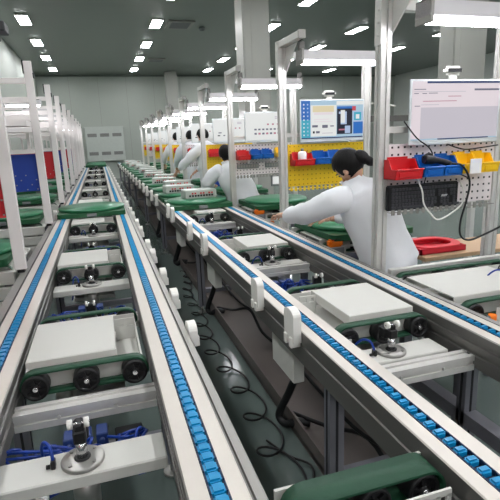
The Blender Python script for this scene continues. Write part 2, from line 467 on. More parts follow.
for i, y in enumerate(LB[:3]):
    lab = f'{ORD[i]} green-belted lift transfer from the camera on the middle conveyor'
    if i == 0: LBp = make_lift(lab, (cB, y, 0), -1, 'lift transfers between the rails')
    else: dup(LBp, (cB, y, 0), lab)

# --- pallet stoppers
def make_stopper(label, loc, low=False):
    t = thing('pallet_stopper', label, 'stopper', loc, 'pallet stoppers on white cross plates')
    MB().box(-.225, .225, -.062, .062, .612, .65, .004, 1).build('cross_plate', M['white'], t)
    b = MB().lathe([(.03, .65), (.056, .65), (.058, .653), (.058, .660), (.055, .663), (.02, .663)], 28)
    for k in range(4):
        a = PI/4+k*PI/2; b.cyl((.044*math.cos(a), .044*math.sin(a), .663), (.044*math.cos(a), .044*math.sin(a), .667), .005, 8)
    b.build('flange', M['steel'], t)
    MB().cyl((0, 0, .663), (0, 0, .72), .0155, 16).build('piston_rod', M['chrome'], t)
    MB().lathe([(.017, .6632), (.022, .6632), (.022, .667), (.017, .667)], 18).build('seal_ring', M['black'], t)
    b = MB().box(-.017, .017, -.018, .018, .712, .75, .004).box(-.011, .011, -.014, .03, .746, .769, .004)
    b.box(-.02, .02, .018, .06, .70, .747, .005)
    b.build('stopper_head', M['black'], t)
    for s_ in (-1, 1):
        MB().cyl((s_*.015, -.002, .769), (s_*.028, -.002, .769), .0135, 14).build('roller', M['plastic'], t)
    MB().cyl((-.03, -.002, .769), (.03, -.002, .769), .003, 8).build('axle', M['chrome'], t)
    MB().cyl((0, 0, .612), (0, 0, .52), .036, 18).cyl((0, 0, .52), (0, 0, .50), .026, 14).build('cylinder_body', M['steel'], t)
    MB().box(-.082, -.07, -.012, .012, .65, .674, .002).cyl((-.085, 0, .655), (-.095, 0, .655), .006, 8).build('air_fitting', M['black'], t)
    pts = [(-.076, .0, .672), (-.082, .02, .70), (-.10, .05, .70), (-.115, .085, .66), (-.12, .11, .60), (-.135, .12, .53)]
    MB().tube(smooth_path(pts, 4), .0048, 7).build('air_tube', M['tube'], t)
    return t
def smooth_path(pts, n=4):
    P = [Vector(p) for p in pts]; out = []
    for i in range(len(P)-1):
        p0 = P[max(i-1, 0)]; p1 = P[i]; p2 = P[i+1]; p3 = P[min(i+2, len(P)-1)]
        for k in range(n):
            t_ = k/n
            out.append(.5*((2*p1)+(-p0+p2)*t_+(2*p0-5*p1+4*p2-p3)*t_*t_+(-p0+3*p1-3*p2+p3)*t_**3))
    out.append(P[-1]); return out
SA = [1.235, 3.0, 4.72, 6.35]+[v-.14 for v in LA[4:]]
SB = [1.50, 2.98, 4.79]
for i, y in enumerate(SA):
    lab = f'{ORD[i]} pallet stopper from the camera on the left conveyor, white rollers on a black head'
    if i == 0: STp = make_stopper(lab, (cA-.005, y, 0))
    else: dup(STp, (cA, y, 0), lab)
for i, y in enumerate(SB):
    lab = f'{ORD[i]} pallet stopper from the camera on the middle conveyor, white rollers on a black head'
    c = dup(STp, (cB+(-.03, .01, 0)[i], y, 0), lab)
# valve blocks and looped air tubes under the rails
def make_valves(label, loc, seed):
    rnd = random.Random(seed)
    t = thing('valve_block', label, 'valve', loc, 'air valve blocks under the conveyors')
    MB().box(-.19, .19, -.02, .02, .485, .51).build('mounting_bar', M['dark_alu'], t)
    for x in (-.06, -.01, .04):
        b = MB().box(x-.018, x+.018, -.03, .03, .512, .60, .003).cyl((x, -.03, .58), (x, -.045, .58), .008, 8)
        b.build('valve', M['valve'] if x else M['black'], t)
    MB().box(.08, .17, -.03, .04, .512, .57, .004).build('junction_box', M['black'], t)
    for q in range(9):
        x = -.16+q*.042; r = .07+rnd.random()*.06
        pts = [(x, -.02, .58)]
        for k in range(1, 6):
            pts.append((x+(rnd.random()-.5)*2*r, -.03-rnd.random()*.09, .62-rnd.random()*.14))
        pts.append((x+(rnd.random()-.5)*.3, .02, .52))
        MB().tube(smooth_path(pts, 4), .0048, 6).build('air_tube', M['tube'], t)
    return t
for i, (x, y, w) in enumerate(((cA, 1.46, 'left'), (cA, 2.74, 'left'), (cA, 4.42, 'left'), (cB, 2.74, 'middle'), (cB, 4.6, 'middle'))):
    make_valves(f'{ORD[i if i < 3 else i-3]} cluster of blue air tubes and valves from the camera under the {w} conveyor', (x, y, 0), 11+i)
# end-position sensor with two white rollers (middle conveyor)
for i, (x, y) in enumerate(((cB+.17, 2.6), (cB+.19, 4.4), (cA-.005, 2.64), (cA-.02, 4.3))):
    t = thing('roller_switch', f'black switch with white rollers, {ORD[i % 2]} from the camera on the {"middle" if i < 2 else "left"} conveyor', 'sensor', (x, y, 0), 'roller switches')
    MB().box(-.025, .025, -.015, .025, .515, .645, .004).box(-.04, .05, .0, .05, .515, .58).build('switch_body', M['black'], t)
    for s_ in (-1, 1): MB().cyl((s_*.02-.006, -.02, .655), (s_*.02+.006, -.02, .655), .015, 12).build('roller', M['plastic'], t)
    MB().cyl((-.03, -.02, .655), (.03, -.02, .655), .004, 8).build('axle', M['chrome'], t)

# --- transfer bridging the aisle at the bottom of the view
t = thing('aisle_transfer', 'short green belt transfer at the bottom edge between the two conveyors', 'conveyor unit', (.49, .815, 0))
belt(t, -.135, .155, 0, .075, .69, .05, .006)
for x in (-.13, .02, .15): wheel(t, x, 0, -1, .042)
b = MB()
b.box(.03, .18, -.084, -.078, .58, .66).box(.03, .18, -.084, -.078, .712, .728)
for u in (.03, .085, .14, .168): b.box(u, u+.012, -.084, -.078, .655, .716)
b.build('slotted_bracket', M['white'], t)
MB().box(-.19, .2, .05, .058, .60, .72).build('side_plate', M['white'], t)
MB().box(-.15, .2, -.04, .05, .56, .60).box(.1, .16, -.03, .03, 0, .56).box(.1, .16, -.084, -.03, .58, .60).build('support', M['dark_alu'], t)

# ------------------------------------------------------------------ pallets and devices
def make_pallet(label, loc, group, w=.70, l=.74):
    t = thing('pallet', label, 'pallet', loc, group)
    r = .05
    pts = []
    for cx, cy, a0 in ((w/2-r, l/2-r, 0), (-w/2+r, l/2-r, 90), (-w/2+r, -l/2+r, 180), (w/2-r, -l/2+r, 270)):
        for k in range(5): a = math.radians(a0+k*22.5); pts.append((cx+r*math.cos(a), cy+r*math.sin(a)))
    MB().prism(pts, 'z', .0, .045).build('base_plate', M['pallet'], t)
    MB().lathe([(.34, .048), (.352, .05), (.355, .056), (.355, .07), (.35, .077), (.01, .077)], 48).build('turntable', M['disc'], t)
    MB().lathe([(.2, .0452), (.2, .0475), (.1, .0475)], 32).build('bearing', M['black'], t)
    b = MB().box(-.05, .05, -l/2-.012, -l/2, .005, .04, .003)
    b.build('stop_plate', M['grey'], t)
    return t
ZP = .7575
Pp = make_pallet('green pallet with round turntable across the left conveyor, nearest of its pallets', (cA-.01, 5.62, ZP), 'green pallets on the conveyors')
for i, y in enumerate((17.8, 18.6, 19.4, 20.15)):
    dup(Pp, (cA, y, ZP), f'green pallet at the far end of the left conveyor, {ORD[i]} of four from the front')
def make_device(label, loc, rz=0):
    t = thing('device_box', label, 'device', loc, 'device boxes on the pallets', rz)
    MB().box(-.19, .19, -.13, .13, 0, .095, .006, 2).build('case', M['device'], t)
    b = MB()
    for k in range(9):
        b.box(-.15+k*.034, -.126+k*.034, -.1345, -.1295, .02, .042, mi=0)
        if k % 3: b.box(-.15+k*.034, -.13+k*.034, -.1345, -.1295, .05, .068, mi=1)
    b.build('connector_row', [M['black'], M['binred']], t)
    MB().box(-.16, -.02, -.05, .08, .0952, .098).build('label_plate', M['towel'], t)
    return t
Dp = None
ys = [5.55+.79*k for k in range(16)]
for i, y in enumerate(ys):
    dup(Pp, (cB, y, ZP), f'{ORD[i]} green pallet from the camera in the queue on the middle conveyor')
    lab = f'pale device box on the {ORD[i]} pallet of the middle conveyor queue'
    lc = (cB+(.06 if i % 2 == 0 else -.05)+random.uniform(-.04, .04), y+.08, ZP+.079)
    if i == 0: Dp = make_device(lab, (cB+.05, 5.68, ZP+.079), .06)
    else: dup(Dp, lc, lab, rz=random.uniform(-.2, .2))

# ------------------------------------------------------------------ right-hand spur transfers
ST = [2.325, 3.81, 5.46, 7.03, 8.74, 10.45, 12.1, 13.8, 15.5, 17.2]
SPY = [1.65, 3.08, 4.80]+[v-.68 for v in ST[3:]]
def make_spur(label, loc):
    t = thing('spur_transfer', label, 'conveyor unit', loc, 'spur transfers beside the middle conveyor')
    L = .78
    b = MB().box(.0, L, .01, .50, .635, .645).box(.0, .14, -.11, .01, .635, .645)
    b.box(.0, L, .027, .033, .635, .725).box(.0, L, .477, .483, .635, .725)
    b.build('base_tray', M['white'], t)
    MB().box(.02, .55, .07, .43, .738, .745, .002).box(.02, .55, .068, .072, .70, .742).box(.02, .55, .428, .432, .70, .742).build('cover_plate', M['white'], t)
    for y, sd in ((0, -1), (.51, -1)):
        belt(t, .06, L-.06, y)
        for x in (.06, .29, .52, L-.06): wheel(t, x, y, sd)
    b = MB().box(.0, L, .545, .58, .66, .757, .003).box(.0, L, .540, .546, .69, .70)
    b.build('rear_profile', M['alu'], t)
    b = MB().box(.15, L, -.06, -.053, .63, .655).box(.15, L, -.06, -.053, .70, .715)
    for x in (.15, .3, .5, L-.02): b.box(x, x+.02, -.06, -.053, .655, .70)
    b.build('slotted_bracket', M['white'], t)
    for x in (.08, L-.08):
        for y in (.05, .5): MB().box(x-.025, x+.025, y-.025, y+.025, 0, .635).build('leg', M['dark_alu'], t)
    MB().box(.16, .25, -.05, .0, .575, .625, .004).build('motor', M['orange'], t)
    return t
for i, y in enumerate(ST):
    lab = f'white spur transfer with green belts right of the middle conveyor, {ORD[i]} from the camera'
    if i == 0: SPp = make_spur(lab, (1.49, SPY[i], 0))
    else: dup(SPp, (1.49, SPY[i], 0), lab)
c = dup(STp, (2.04, 1.9, .075), 'pallet stopper beside the near right spur, partly cut by the frame', rz=.4)
for nm in list(c.children):
    if nm.name.startswith('cross_plate'): bpy.data.objects.remove(nm)
for i, y in enumerate(ST[1:]):
    dup(Pp, (1.88, SPY[i+1]+.27, ZP), f'green pallet on a spur before the workers, {ORD[i]} from the camera', 'green pallets on the spurs')
for i, (x, y) in enumerate(((1.56, SPY[1]-.07), (1.56, SPY[2]-.07))):
    t = thing('cutter_tool', f'orange hand tool lying at the spur edge, {ORD[i]} from the camera', 'tool', (x, y, .646), 'orange tools')
    MB().box(-.05, .06, -.03, .03, 0.07, .125, .012, 2).build('tool_body', M['orange'], t)
    MB().box(-.055, .065, -.034, .034, .0, .07, .004).build('tool_base', M['grey'], t)
    MB().box(-.03, .04, -.032, .0, .125, .131, .002).build('tool_cap', M['black'], t)

# ------------------------------------------------------------------ workstation frames
def post_profile(b, x, y, z0, z1, w=.03):
    s_ = .006
    pr = [(-w, -w), (-s_, -w), (-s_, -w+.008), (s_, -w+.008), (s_, -w), (w, -w), (w, -s_), (w-.008, -s_), (w-.008, s_), (w, s_), (w, w), (s_, w),
          (s_, w-.008), (-s_, w-.008), (-s_, w), (-w, w), (-w, s_), (-w+.008, s_), (-w+.008, -s_), (-w, -s_)]
    b.prism([(x+u, y+v) for u, v in pr], 'z', z0, z1)
W = .79
def peg_panel(b, x0, x1, z0, z1, y, step=.04, keep=None):
    b.box(x0, x1, y-.004, y+.004, z0, z1, mi=0)
    nx = int((x1-x0-.03)/step); nz = int((z1-z0-.02)/step)
    ox = (x1-x0-nx*step)/2; oz = (z1-z0-nz*step)/2
    for i in range(nx+1):
        for j in range(nz+1):
            cx, cz = x0+ox+i*step, z0+oz+j*step
            if keep and not keep(i, j): continue
            b.box(cx-.0055, cx+.0055, y-.0052, y-.0035, cz-.0055, cz+.0055, mi=1)
def make_frame(label, loc, boardmat):
    t = thing('workstation_frame', label, 'workstation', loc, 'aluminium workstation frames')
    b = MB(); post_profile(b, 0, 0, 0, 2.2); b.build('post', M['alu'], t)
    b = MB(); post_profile(b, W, 0, 0, 2.12); b.build('post', M['alu'], t)
    MB().box(-.03, W+.03, -.025, .025, 2.12, 2.17, .003).build('top_beam', M['alu'], t)
    MB().box(.03, W-.03, -.02, .02, 1.50, 1.535, .002).build('monitor_rail', M['alu'], t)
    b = MB().box(-.028, .028, -.42, .03, 2.2, 2.25, .004); b.build('arm', M['alu'], t)
    MB().box(-.03, .03, -.432, -.42, 2.195, 2.255, .002).build('end_cap', M['strip'], t)
    MB().box(.03, .065, -.3, -.26, 2.2, 2.24, .01, 2).build('clamp_knob', M['black'], t)
    b = MB().prism([(.03, 2.2), (.03, 1.98), (.0, 1.98), (-.26, 2.2)], 'x', .031, .037)
    b.build('brace_plate', M['alu'], t)
    b = MB().prism([(.03, 2.25), (.03, 1.95), (-.03, 1.95), (-.03, 2.25)], 'x', -.036, -.030)
    for zz in (2.0, 2.06, 2.12, 2.18, 2.23): b.cyl((-.036, 0, zz), (-.041, 0, zz), .007, 8)
    b.build('gusset_plate', M['alu'], t)
    b = MB(); peg_panel(b, .035, W-.035, 1.085, 1.44, -.02); b.build('pegboard', [M[boardmat], M['hole'] if boardmat == 'whiteb' else M['yhole']], t)
    b = MB().box(.035, W-.035, -.055, -.016, 1.062, 1.066)
    for k in range(17): b.box(.04+k*.04, .06+k*.04, -.06, -.054, 1.05, 1.085)
    b.build('slotted_ledge', M['strip'] if boardmat != 'yellow' else M['yellow'], t)
    return t
boards = ['whiteb', 'yellow', 'whiteb', 'yellow', 'whiteb', 'yellow', 'yellow', 'yellow', 'whiteb', 'yellow']
word = {'whiteb': 'white', 'yellow': 'yellow'}
fp = {}
XF = 1.49
for i, y in enumerate(ST):
    bmn = boards[i]; lab = f'aluminium workstation frame with {word[bmn]} pegboard, {ORD[i]} frame from the camera on the right'
    if bmn in fp: dup(fp[bmn], (XF, y, 0), lab)
    else: fp[bmn] = make_frame(lab, (XF, y, 0), bmn)
# lamps
lp = None
for i, y in enumerate(ST):
    lab = f'long white LED work lamp above the {ORD[i]} workstation from the camera'
    loc = (XF+.05, y-.25, 2.0 if i == 0 else 2.04)
    if lp is None:
        lp = thing('work_lamp', lab, 'lamp', loc, 'LED work lamps'); lp.location = loc
        b = MB().prism([(-.06, .03), (.06, .03), (.05, .10), (-.05, .10)], 'x', 0, .74); b.build('housing', M['lampbody'], lp)
        MB().cyl((.02, -.0, .014), (.72, 0, .014), .0155, 14).build('led_tube', LAMP, lp)
        for u in (0, .72): MB().box(u, u+.02, -.06, .06, -.0, .11, .003).build('end_cap', M['strip'], lp)
        for u in (0, .70): MB().box(u, u+.04, -.02, .02, .10, .165).build('hanger', M['aluside'], lp)
    else: dup(lp, loc, lab)

for y in (.72, -.88, -2.5, -4.1):  # unseen frames and lamps, added to brighten surfaces facing the camera
    dup(fp['whiteb'], (XF, y, 0), 'aluminium workstation frame nearer than the picture edge on the right')
    dup(lp, (XF+.05, y-.25, 2.04), 'long white LED work lamp nearer than the picture edge on the right')
# monitors
def make_monitor(label, loc, kind, w=.60, h=.345):
    t = thing('monitor', label, 'monitor', loc, 'computer monitors')
    MB().box(0, w, 0, .012, 0, h, .004).build('bezel', M['bezel'], t)
    MB().box(.02, w-.02, .012, .035, .03, h-.03, .008).build('back_cover', M['bezdark'], t)
    MB().box(w/2-.05, w/2+.05, .034, .055, .08, .18, .004).build('wall_mount', M['aluside'], t)
    names = list(S); mats = [S[k] for k in names]; I = {k: i for i, k in enumerate(names)}
    b = MB(); x0, x1, z0, z1 = .012, w-.012, .028, h-.010; n_ = [0]
    def R(u0, u1, v0, v1, m):
        n_[0] += 1
        b.quad(x0+(x1-x0)*u0, x0+(x1-x0)*u1, z0+(z1-z0)*v0, z0+(z1-z0)*v1, -.0008-.00004*n_[0], I[m])
    if kind == 'doc':
        R(0, 1, 0, 1, 'page'); R(.1, 1, .02, .56, 'grey'); R(.16, 1, .965, 1, 'navy'); R(0, 1, .0, .022, 'bar'); R(.3, .9, 0, .02, 'navy')
        for u0, u1, v, m in ((.02, .15, .86, 'ink'), (.02, .07, .79, 'ink'), (.11, .16, .79, 'ink'), (.18, .28, .795, 'ink'), (.02, .6, .82, 'grey'), (.12, .5, .66, 'rose'),
                             (.4, .55, .74, 'rose'), (.03, .09, .58, 'ink'), (.7, .98, .86, 'navy'), (.1, .3, .60, 'grey')): R(u0, u1, v, v+.012, m)
        R(.7, 1, .84, .87, 'ink')
    elif kind == 'desktop':
        R(0, 1, 0, 1, 'bar'); R(0, .14, 0, 1, 'blue'); R(0, .14, 0, .5, 'teal')
        R(.15, .56, .06, .88, 'white'); R(.18, .52, .70, .86, 'cream'); R(.2, .5, .63, .69, 'page')
        R(.17, .26, .30, .36, 'ink'); R(.33, .42, .28, .36, 'ink'); R(.46, .52, .31, .34, 'ink')
        R(.18, .21, .14, .20, 'dark'); R(.23, .29, .14, .20, 'ink'); R(.33, .50, .13, .15, 'grey'); R(.2, .5, .44, .46, 'page'); R(.2, .45, .5, .52, 'page')
        R(.57, .82, .10, .82, 'dark'); R(.57, .82, .78, .84, 'blue'); R(.6, .73, .36, .70, 'lilac'); R(.63, .70, .40, .74, 'white'); R(.6, .78, .2, .24, 'rose'); R(.7, .79, .12, .32, 'lilac'); R(.59, .63, .3, .64, 'dark')
        R(.83, 1, .08, .7, 'lilac'); R(.85, .97, .46, .68, 'teal'); R(.88, .94, .5, .62, 'white'); R(.84, 1, .1, .42, 'blue'); R(.82, .88, .72, .84, 'red'); R(.56, 1, .88, .98, 'white'); R(0, 1, 0, .03, 'navy')
        for k in range(9): R(.03, .05, .08+k*.1, .12+k*.1, 'white'); R(.09, .11, .08+k*.1, .12+k*.1, 'lilac')
    else:
        R(0, 1, 0, 1, 'white')
        for k in range(7):
            if kind == 'icons': R(.22+k*.1, .28+k*.1, .36, .42, 'ink'); R(.22+k*.1, .28+k*.1, .2, .27, 'rose' if k % 2 else 'ink')
        for k in range(3): R(.55+k*.13, .6+k*.13, .54, .6, 'rose')
        R(.76, .9, .76, .8, 'grey'); R(.76, .9, .82, .86, 'grey')
        if kind == 'plain': R(.15, .25, .35, .4, 'ink'); R(.45, .5, .35, .4, 'ink'); R(.12, .2, .22, .27, 'dark'); R(.3, .36, .22, .27, 'ink')
    b.build('screen', mats, t, flat=True)
    return t
def make_webcam(loc, label):
    t = thing('webcam', label, 'webcam', loc, 'webcams on the monitors')
    b = MB().box(-.062, .062, -.015, .02, .02, .068, .018, 3); b.build('housing', M['plastic'], t)
    MB().box(-.044, .044, -.018, -.0145, .034, .054, .001).build('lens_window', M['black'], t)
    MB().box(-.022, .022, -.004, .012, 0, .024).build('clip', M['plastic'], t)
    return t
MON = [('doc', .122, 1.428), ('desktop', .128, 1.452), ('icons', .15, 1.455), ('plain', .14, 1.46)]
for i, (k, dx, z) in enumerate(MON):
    d = {'doc': 'monitor showing a pale document window at the nearest workstation', 'desktop': 'monitor showing a blue desktop and photo window above the yellow pegboard',
         'icons': 'monitor showing rows of small icons at the third workstation', 'plain': 'monitor showing a mostly white page at the fourth workstation'}[k]
    make_monitor(d, (XF+dx, ST[i]-.075, z), k, .60 if i < 2 else .5, .345)
    make_webcam((XF+dx+(.27 if i < 2 else .25), ST[i]-.07, z+.346), f'small white webcam on top of the monitor at the {ORD[i]} workstation')
mp_ = None
for i in range(4, 10):
    lab = f'small pale monitor at the {ORD[i]} workstation from the camera'
    if mp_ is None: mp_ = make_monitor(lab, (XF+.14, ST[i]-.075, 1.46), 'plain', .5, .345)
    else: dup(mp_, (XF+.14, ST[i]-.075, 1.46), lab)

# bins
def make_bin(loc, label, m, w=.15, d=.11, h=.10, group='plastic parts bins'):
    t = thing('parts_bin', label, 'bin', loc, group)
    th = .004
    side = [(0, 0), (0, h), (-d*.35, h), (-d*.62, h*.5), (-d, h*.5), (-d*.9, 0)]
    b = MB(); b.prism(side, 'x', 0, th).prism(side, 'x', w-th, w)
    b.box(0, w, -d*.92, 0, 0, th).box(0, w, -th, 0, 0, h)
    b.prism([(-d*.9, 0), (-d*.9+th, 0), (-d+th, h*.5), (-d, h*.5)], 'x', 0, w)
    b.build('bin_body', M[m], t)
    MB().box(0.0, w, -d-.006, -d+.002, h*.46, h*.54, .002).box(.02, w-.02, -d*.97-.004, -d*.92, h*.12, h*.36, .001).build('front_lip', M[m], t)
    MB().box(.02, w-.02, -.001, .006, h*.8, h+.012).build('hanging_hook', M[m], t)
    return t
yb = lambda i: ST[i]-.032
make_bin((XF-.0, yb(0), 1.255), 'red parts bin at the left end of the nearest white pegboard', 'binred', .17, .12, .105)
make_bin((XF+.178, yb(0), 1.26), 'blue parts bin under the black scanner, beside the red bin on the nearest pegboard', 'binblue', .13, .12, .105)
make_bin((XF+.312, yb(0), 1.26), 'blue parts bin next to the yellow bins on the nearest white pegboard', 'binblue', .12, .12, .105)
make_bin((XF+.436, yb(0), 1.265), 'yellow parts bin with a white card on its front, nearest pegboard', 'binyel', .12, .12, .105)
make_bin((XF+.56, yb(0), 1.265), 'yellow parts bin at the right picture edge', 'binyel', .12, .12, .105)
make_bin((XF+.05, yb(1), 1.265), 'red parts bin with a white bottle, left on the yellow pegboard', 'binred', .18, .12, .10)
make_bin((XF+.235, yb(1), 1.27), 'left one of two blue parts bins on the yellow pegboard beside the woman', 'binblue', .145, .12, .10)
make_bin((XF+.384, yb(1), 1.27), 'blue parts bin with a white scrawl on the yellow pegboard, by the woman', 'binblue', .145, .12, .10)
make_bin((XF+.04, yb(2), 1.265), 'red parts bin on the white pegboard of the third workstation', 'binred', .15, .12, .10)
make_bin((XF+.21, yb(2), 1.27), 'left blue parts bin on the white pegboard of the third workstation', 'binblue', .13, .12, .10)
make_bin((XF+.345, yb(2), 1.27), 'right blue parts bin on the white pegboard of the third workstation', 'binblue', .13, .12, .10)
make_bin((XF+.52, yb(2), 1.28), 'yellow parts bin on the white pegboard of the third workstation', 'binyel', .15, .12, .10)
for i in range(3, 10):
    make_bin((XF+.06, yb(i), 1.265), f'small red parts bin on the {ORD[i]} workstation pegboard from the camera', 'binred', .2, .12, .10)
    make_bin((XF+.28, yb(i), 1.27), f'small blue parts bin on the {ORD[i]} workstation pegboard from the camera', 'binblue' if i != 6 else 'binyel', .2, .12, .10)
# white card on yellow bin, bottle in red bin, scrawl
tag(MB().box(-.038, .038, -.002, .002, -.04, .04).build('paper_card', M['towel'], None, (XF+.50, ST[0]-.165, 1.305)), 'small white card hanging on the front of the yellow bin', 'card')
t = thing('bottle', 'small white bottle standing in the red bin of the yellow pegboard', 'bottle', (XF+.14, ST[1]-.085, 1.271))
MB().lathe([(.002, 0), (.034, 0), (.036, .004), (.036, .095), (.03, .108), (.014, .112)], 18).build('bottle_body', M['towel'], t)
MB().lathe([(.013, .1125), (.013, .135), (.002, .135)], 12).build('cap', M['grey'], t)
b = MB(); yy = -.1235
b.tube(smooth_path([(.0, yy, .03), (.02, yy, .06), (.035, yy, .02), (.05, yy, .045), (.065, yy, .025), (.085, yy, .05), (.1, yy, .03)], 4), .0035, 6)
for x in (.02, .06): b.tube([(x, yy, .055), (x+.02, yy, .075)], .0035, 6)
tag(b.build('marker_scrawl', M['towel'], None, (XF+.40, ST[1]-.034, 1.255)), 'white hand-drawn scrawl across the blue bin front', 'marking')
# keyboard hung on the nearest board
t = thing('keyboard', 'black keyboard hung upright on the nearest white pegboard', 'keyboard', (XF+.012, ST[0]-.045, 1.075))
KW, KH = .47, .142
MB().box(0, KW, -.018, .012, 0, KH, .006, 2).build('keyboard_base', M['black'], t)
keym = mat('keycap', (62, 62, 67), .5, 0, .1, 20)
kk = 0
rows = [(.118, 20, .020), (.095, 21, .0195), (.074, 21, .0195), (.053, 20, .0195), (.032, 20, .0195)]
b = MB()
for zz, n, st in rows:
    for k in range(n):
        if k in (14, 18) and zz != .118: continue
        x = .02+k*(KW-.04)/n
        b.box(x, x+(KW-.04)/n-.004, -.025, -.018, zz-.008, zz+.009, .002)
for x, w_ in ((.02, .03), (.055, .03), (.09, .14), (.235, .03), (.27, .03), (.36, .03), (.395, .03), (.43, .045)): b.box(x, x+w_, -.025, -.018, .008, .022, .002)
b.build('keycaps', keym, t)
cu = bpy.data.curves.new('mark', 'FONT'); cu.body = 'acer'; cu.size = .024; cu.extrude = .0006; cu.shear = .25; cu.align_x = 'CENTER'
to = bpy.data.objects.new('mark', cu); COL.objects.link(to); bpy.context.view_layer.update()
me = bpy.data.meshes.new_from_object(to.evaluated_get(bpy.context.evaluated_depsgraph_get())); bpy.data.objects.remove(to)
me.transform(Matrix.Rotation(PI/2, 4, 'X')); me.materials.clear(); me.materials.append(M['towel'])
link('maker_mark', me, t, (.365, -.0262, .062))
# barcode scanner in the blue bin
t = thing('barcode_scanner', 'black handheld scanner lying across the blue bins', 'scanner', (XF+.20, ST[0]-.11, 1.335))
MB().tube(smooth_path([(.0, 0, .02), (.05, -.005, .015), (.1, -.01, .006), (.16, -.015, -.012)], 3), [.024, .026, .026, .025, .02, .018, .017, .017, .017, .016], 12).build('scanner_body', M['black'], t)
MB().tube(smooth_path([(-.01, 0, .03), (.02, -.005, .048), (.05, -.005, .04)], 3), .007, 8).build('trigger_guard', M['black'], t)
def cable(name, pts, r, label, m='cable', n=5):
    return tag(MB().tube(smooth_path(pts, n), r, 8).build(name, M[m]), label, 'cable')
x0 = XF-.045; y0 = ST[0]-.16
cable('cable', [(x0+.40, y0+.03, 1.325), (x0+.46, y0, 1.31), (x0+.515, y0, 1.22), (x0+.50, y0, 1.11), (x0+.47, y0, 1.0), (x0+.475, y0, .92), (x0+.53, y0, .885), (x0+.62, y0, .90), (x0+.78, y0, .95)], .006,
      'black cable looping down from the scanner past the keyboard')
cable('cable', [(x0+.225, y0+.1, 1.27), (x0+.24, y0+.05, 1.19), (x0+.25, y0+.04, 1.11), (x0+.30, y0+.04, 1.05), (x0+.345, y0+.04, 1.015), (x0+.42, y0+.04, 1.035), (x0+.505, y0+.04, 1.09), (x0+.525, y0+.05, 1.16), (x0+.53, y0+.1, 1.22)], .0045,
      'white cable hanging in a loop across the keyboard', 'plastic')
cable('cable', [(x0+.13, y0+.08, 1.56), (x0+.2, y0+.06, 1.47), (x0+.27, y0+.05, 1.42), (x0+.3, y0+.05, 1.38)], .004, 'thin black cable from the left of the near monitor to the blue bin')
cable('cable', [(x0+.38, y0+.09, 1.452), (x0+.45, y0+.09, 1.42), (x0+.55, y0+.09, 1.395), (x0+.66, y0+.09, 1.40), (x0+.78, y0+.09, 1.41)], .004, 'thin black cable under the near monitor above the yellow bins')
cable('cable', [(x0+.29, y0+.1, 1.20), (x0+.3, y0+.09, 1.26), (x0+.36, y0+.08, 1.285), (x0+.5, y0+.08, 1.26), (x0+.57, y0+.08, 1.235)], .0035, 'thin black lead above the keyboard')

# little holder on the third pegboard, tablet under it
t = thing('tablet', 'small tablet with a white screen under the third pegboard', 'tablet', (XF+.47, ST[2]-.03, .93))
MB().box(0, .2, -.01, .01, 0, .13, .006).build('tablet_case', M['grey'], t)
MB().box(.02, .18, -.0125, -.0102, .025, .115).build('screen', S['white'], t)
for i, x in ((2, .05), (2, .4)):
    t = thing('connector_strip', f'grey connector strip on the third pegboard, {"left" if x < .2 else "right"} one', 'strip', (XF+x, ST[i]-.03, 1.16))
    b = MB().box(0, .27, -.012, .004, 0, .055, .003, mi=0)
    for k in range(8): b.box(.012+k*.032, .034+k*.032, -.0135, -.0115, .012, .044, mi=1)
    b.build('strip_body', [M['grey'], M['strip']], t)
tag(MB().box(0, .26, -.006, .006, 0, .28, .004).build('blue_sign_board', M['blueb'], None, (XF-.0+.10, ST[3]-.05, .80)), 'blue board standing below the fourth pegboard', 'board')
# extra horizontal duct behind (seen between first post and near monitor)
t = thing('cable_duct', 'grey horizontal duct beyond the near monitor left edge', 'duct', (2.9, 4.4, 0))
MB().box(-.45, 1.2, -.03, .03, 1.62, 1.68, .004).build('duct', M['aluside'], t)
for u in (-.45, 1.1): MB().box(u, u+.06, -.03, .03, 0, 1.62).build('stand', M['alu'], t)
cable('cable', [(2.50, 4.37, 1.69), (2.52, 4.36, 1.75), (2.6, 4.36, 1.79), (2.75, 4.36, 1.80), (2.95, 4.36, 1.77)], .008, 'thick white cable looping above the grey duct', 'plastic')

# bench with red tray behind the nearest pegboard
t = thing('bench', 'pale brown bench top beside the woman behind the keyboard', 'table', (2.62, 3.0, 0))
MB().box(-.56, .6, -.36, .03, .63, .66, .004).build('bench_top', M['brown'], t)
for x in (-.52, .55):
    for y in (-.32, .0): MB().box(x-.02, x+.02, y-.02, y+.02, 0, .63).build('leg', M['alu'], t)
t = thing('tray', 'shallow red plastic tray on the brown bench', 'tray', (2.26, 2.85, .662))
b = MB().box(-.19, .19, -.15, .15, 0, .006)
b.box(-.19, .19, -.15, -.14, 0, .04).box(-.19, .19, .14, .15, 0, .04).box(-.19, -.18, -.15, .15, 0, .04).box(.18, .19, -.15, .15, 0, .04)
b.build('tray_body', M['tray'], t)
o_ = stad = stadium(-.10, .10, 0, .19); i_ = stadium(-.10, .10, 0, .145)
MB().loop([(x*.72, y*.86) for x, y in o_], [(x*.62, y*.72) for x, y in i_], 'z', .04, .05).build('rim', M['tray'], t)

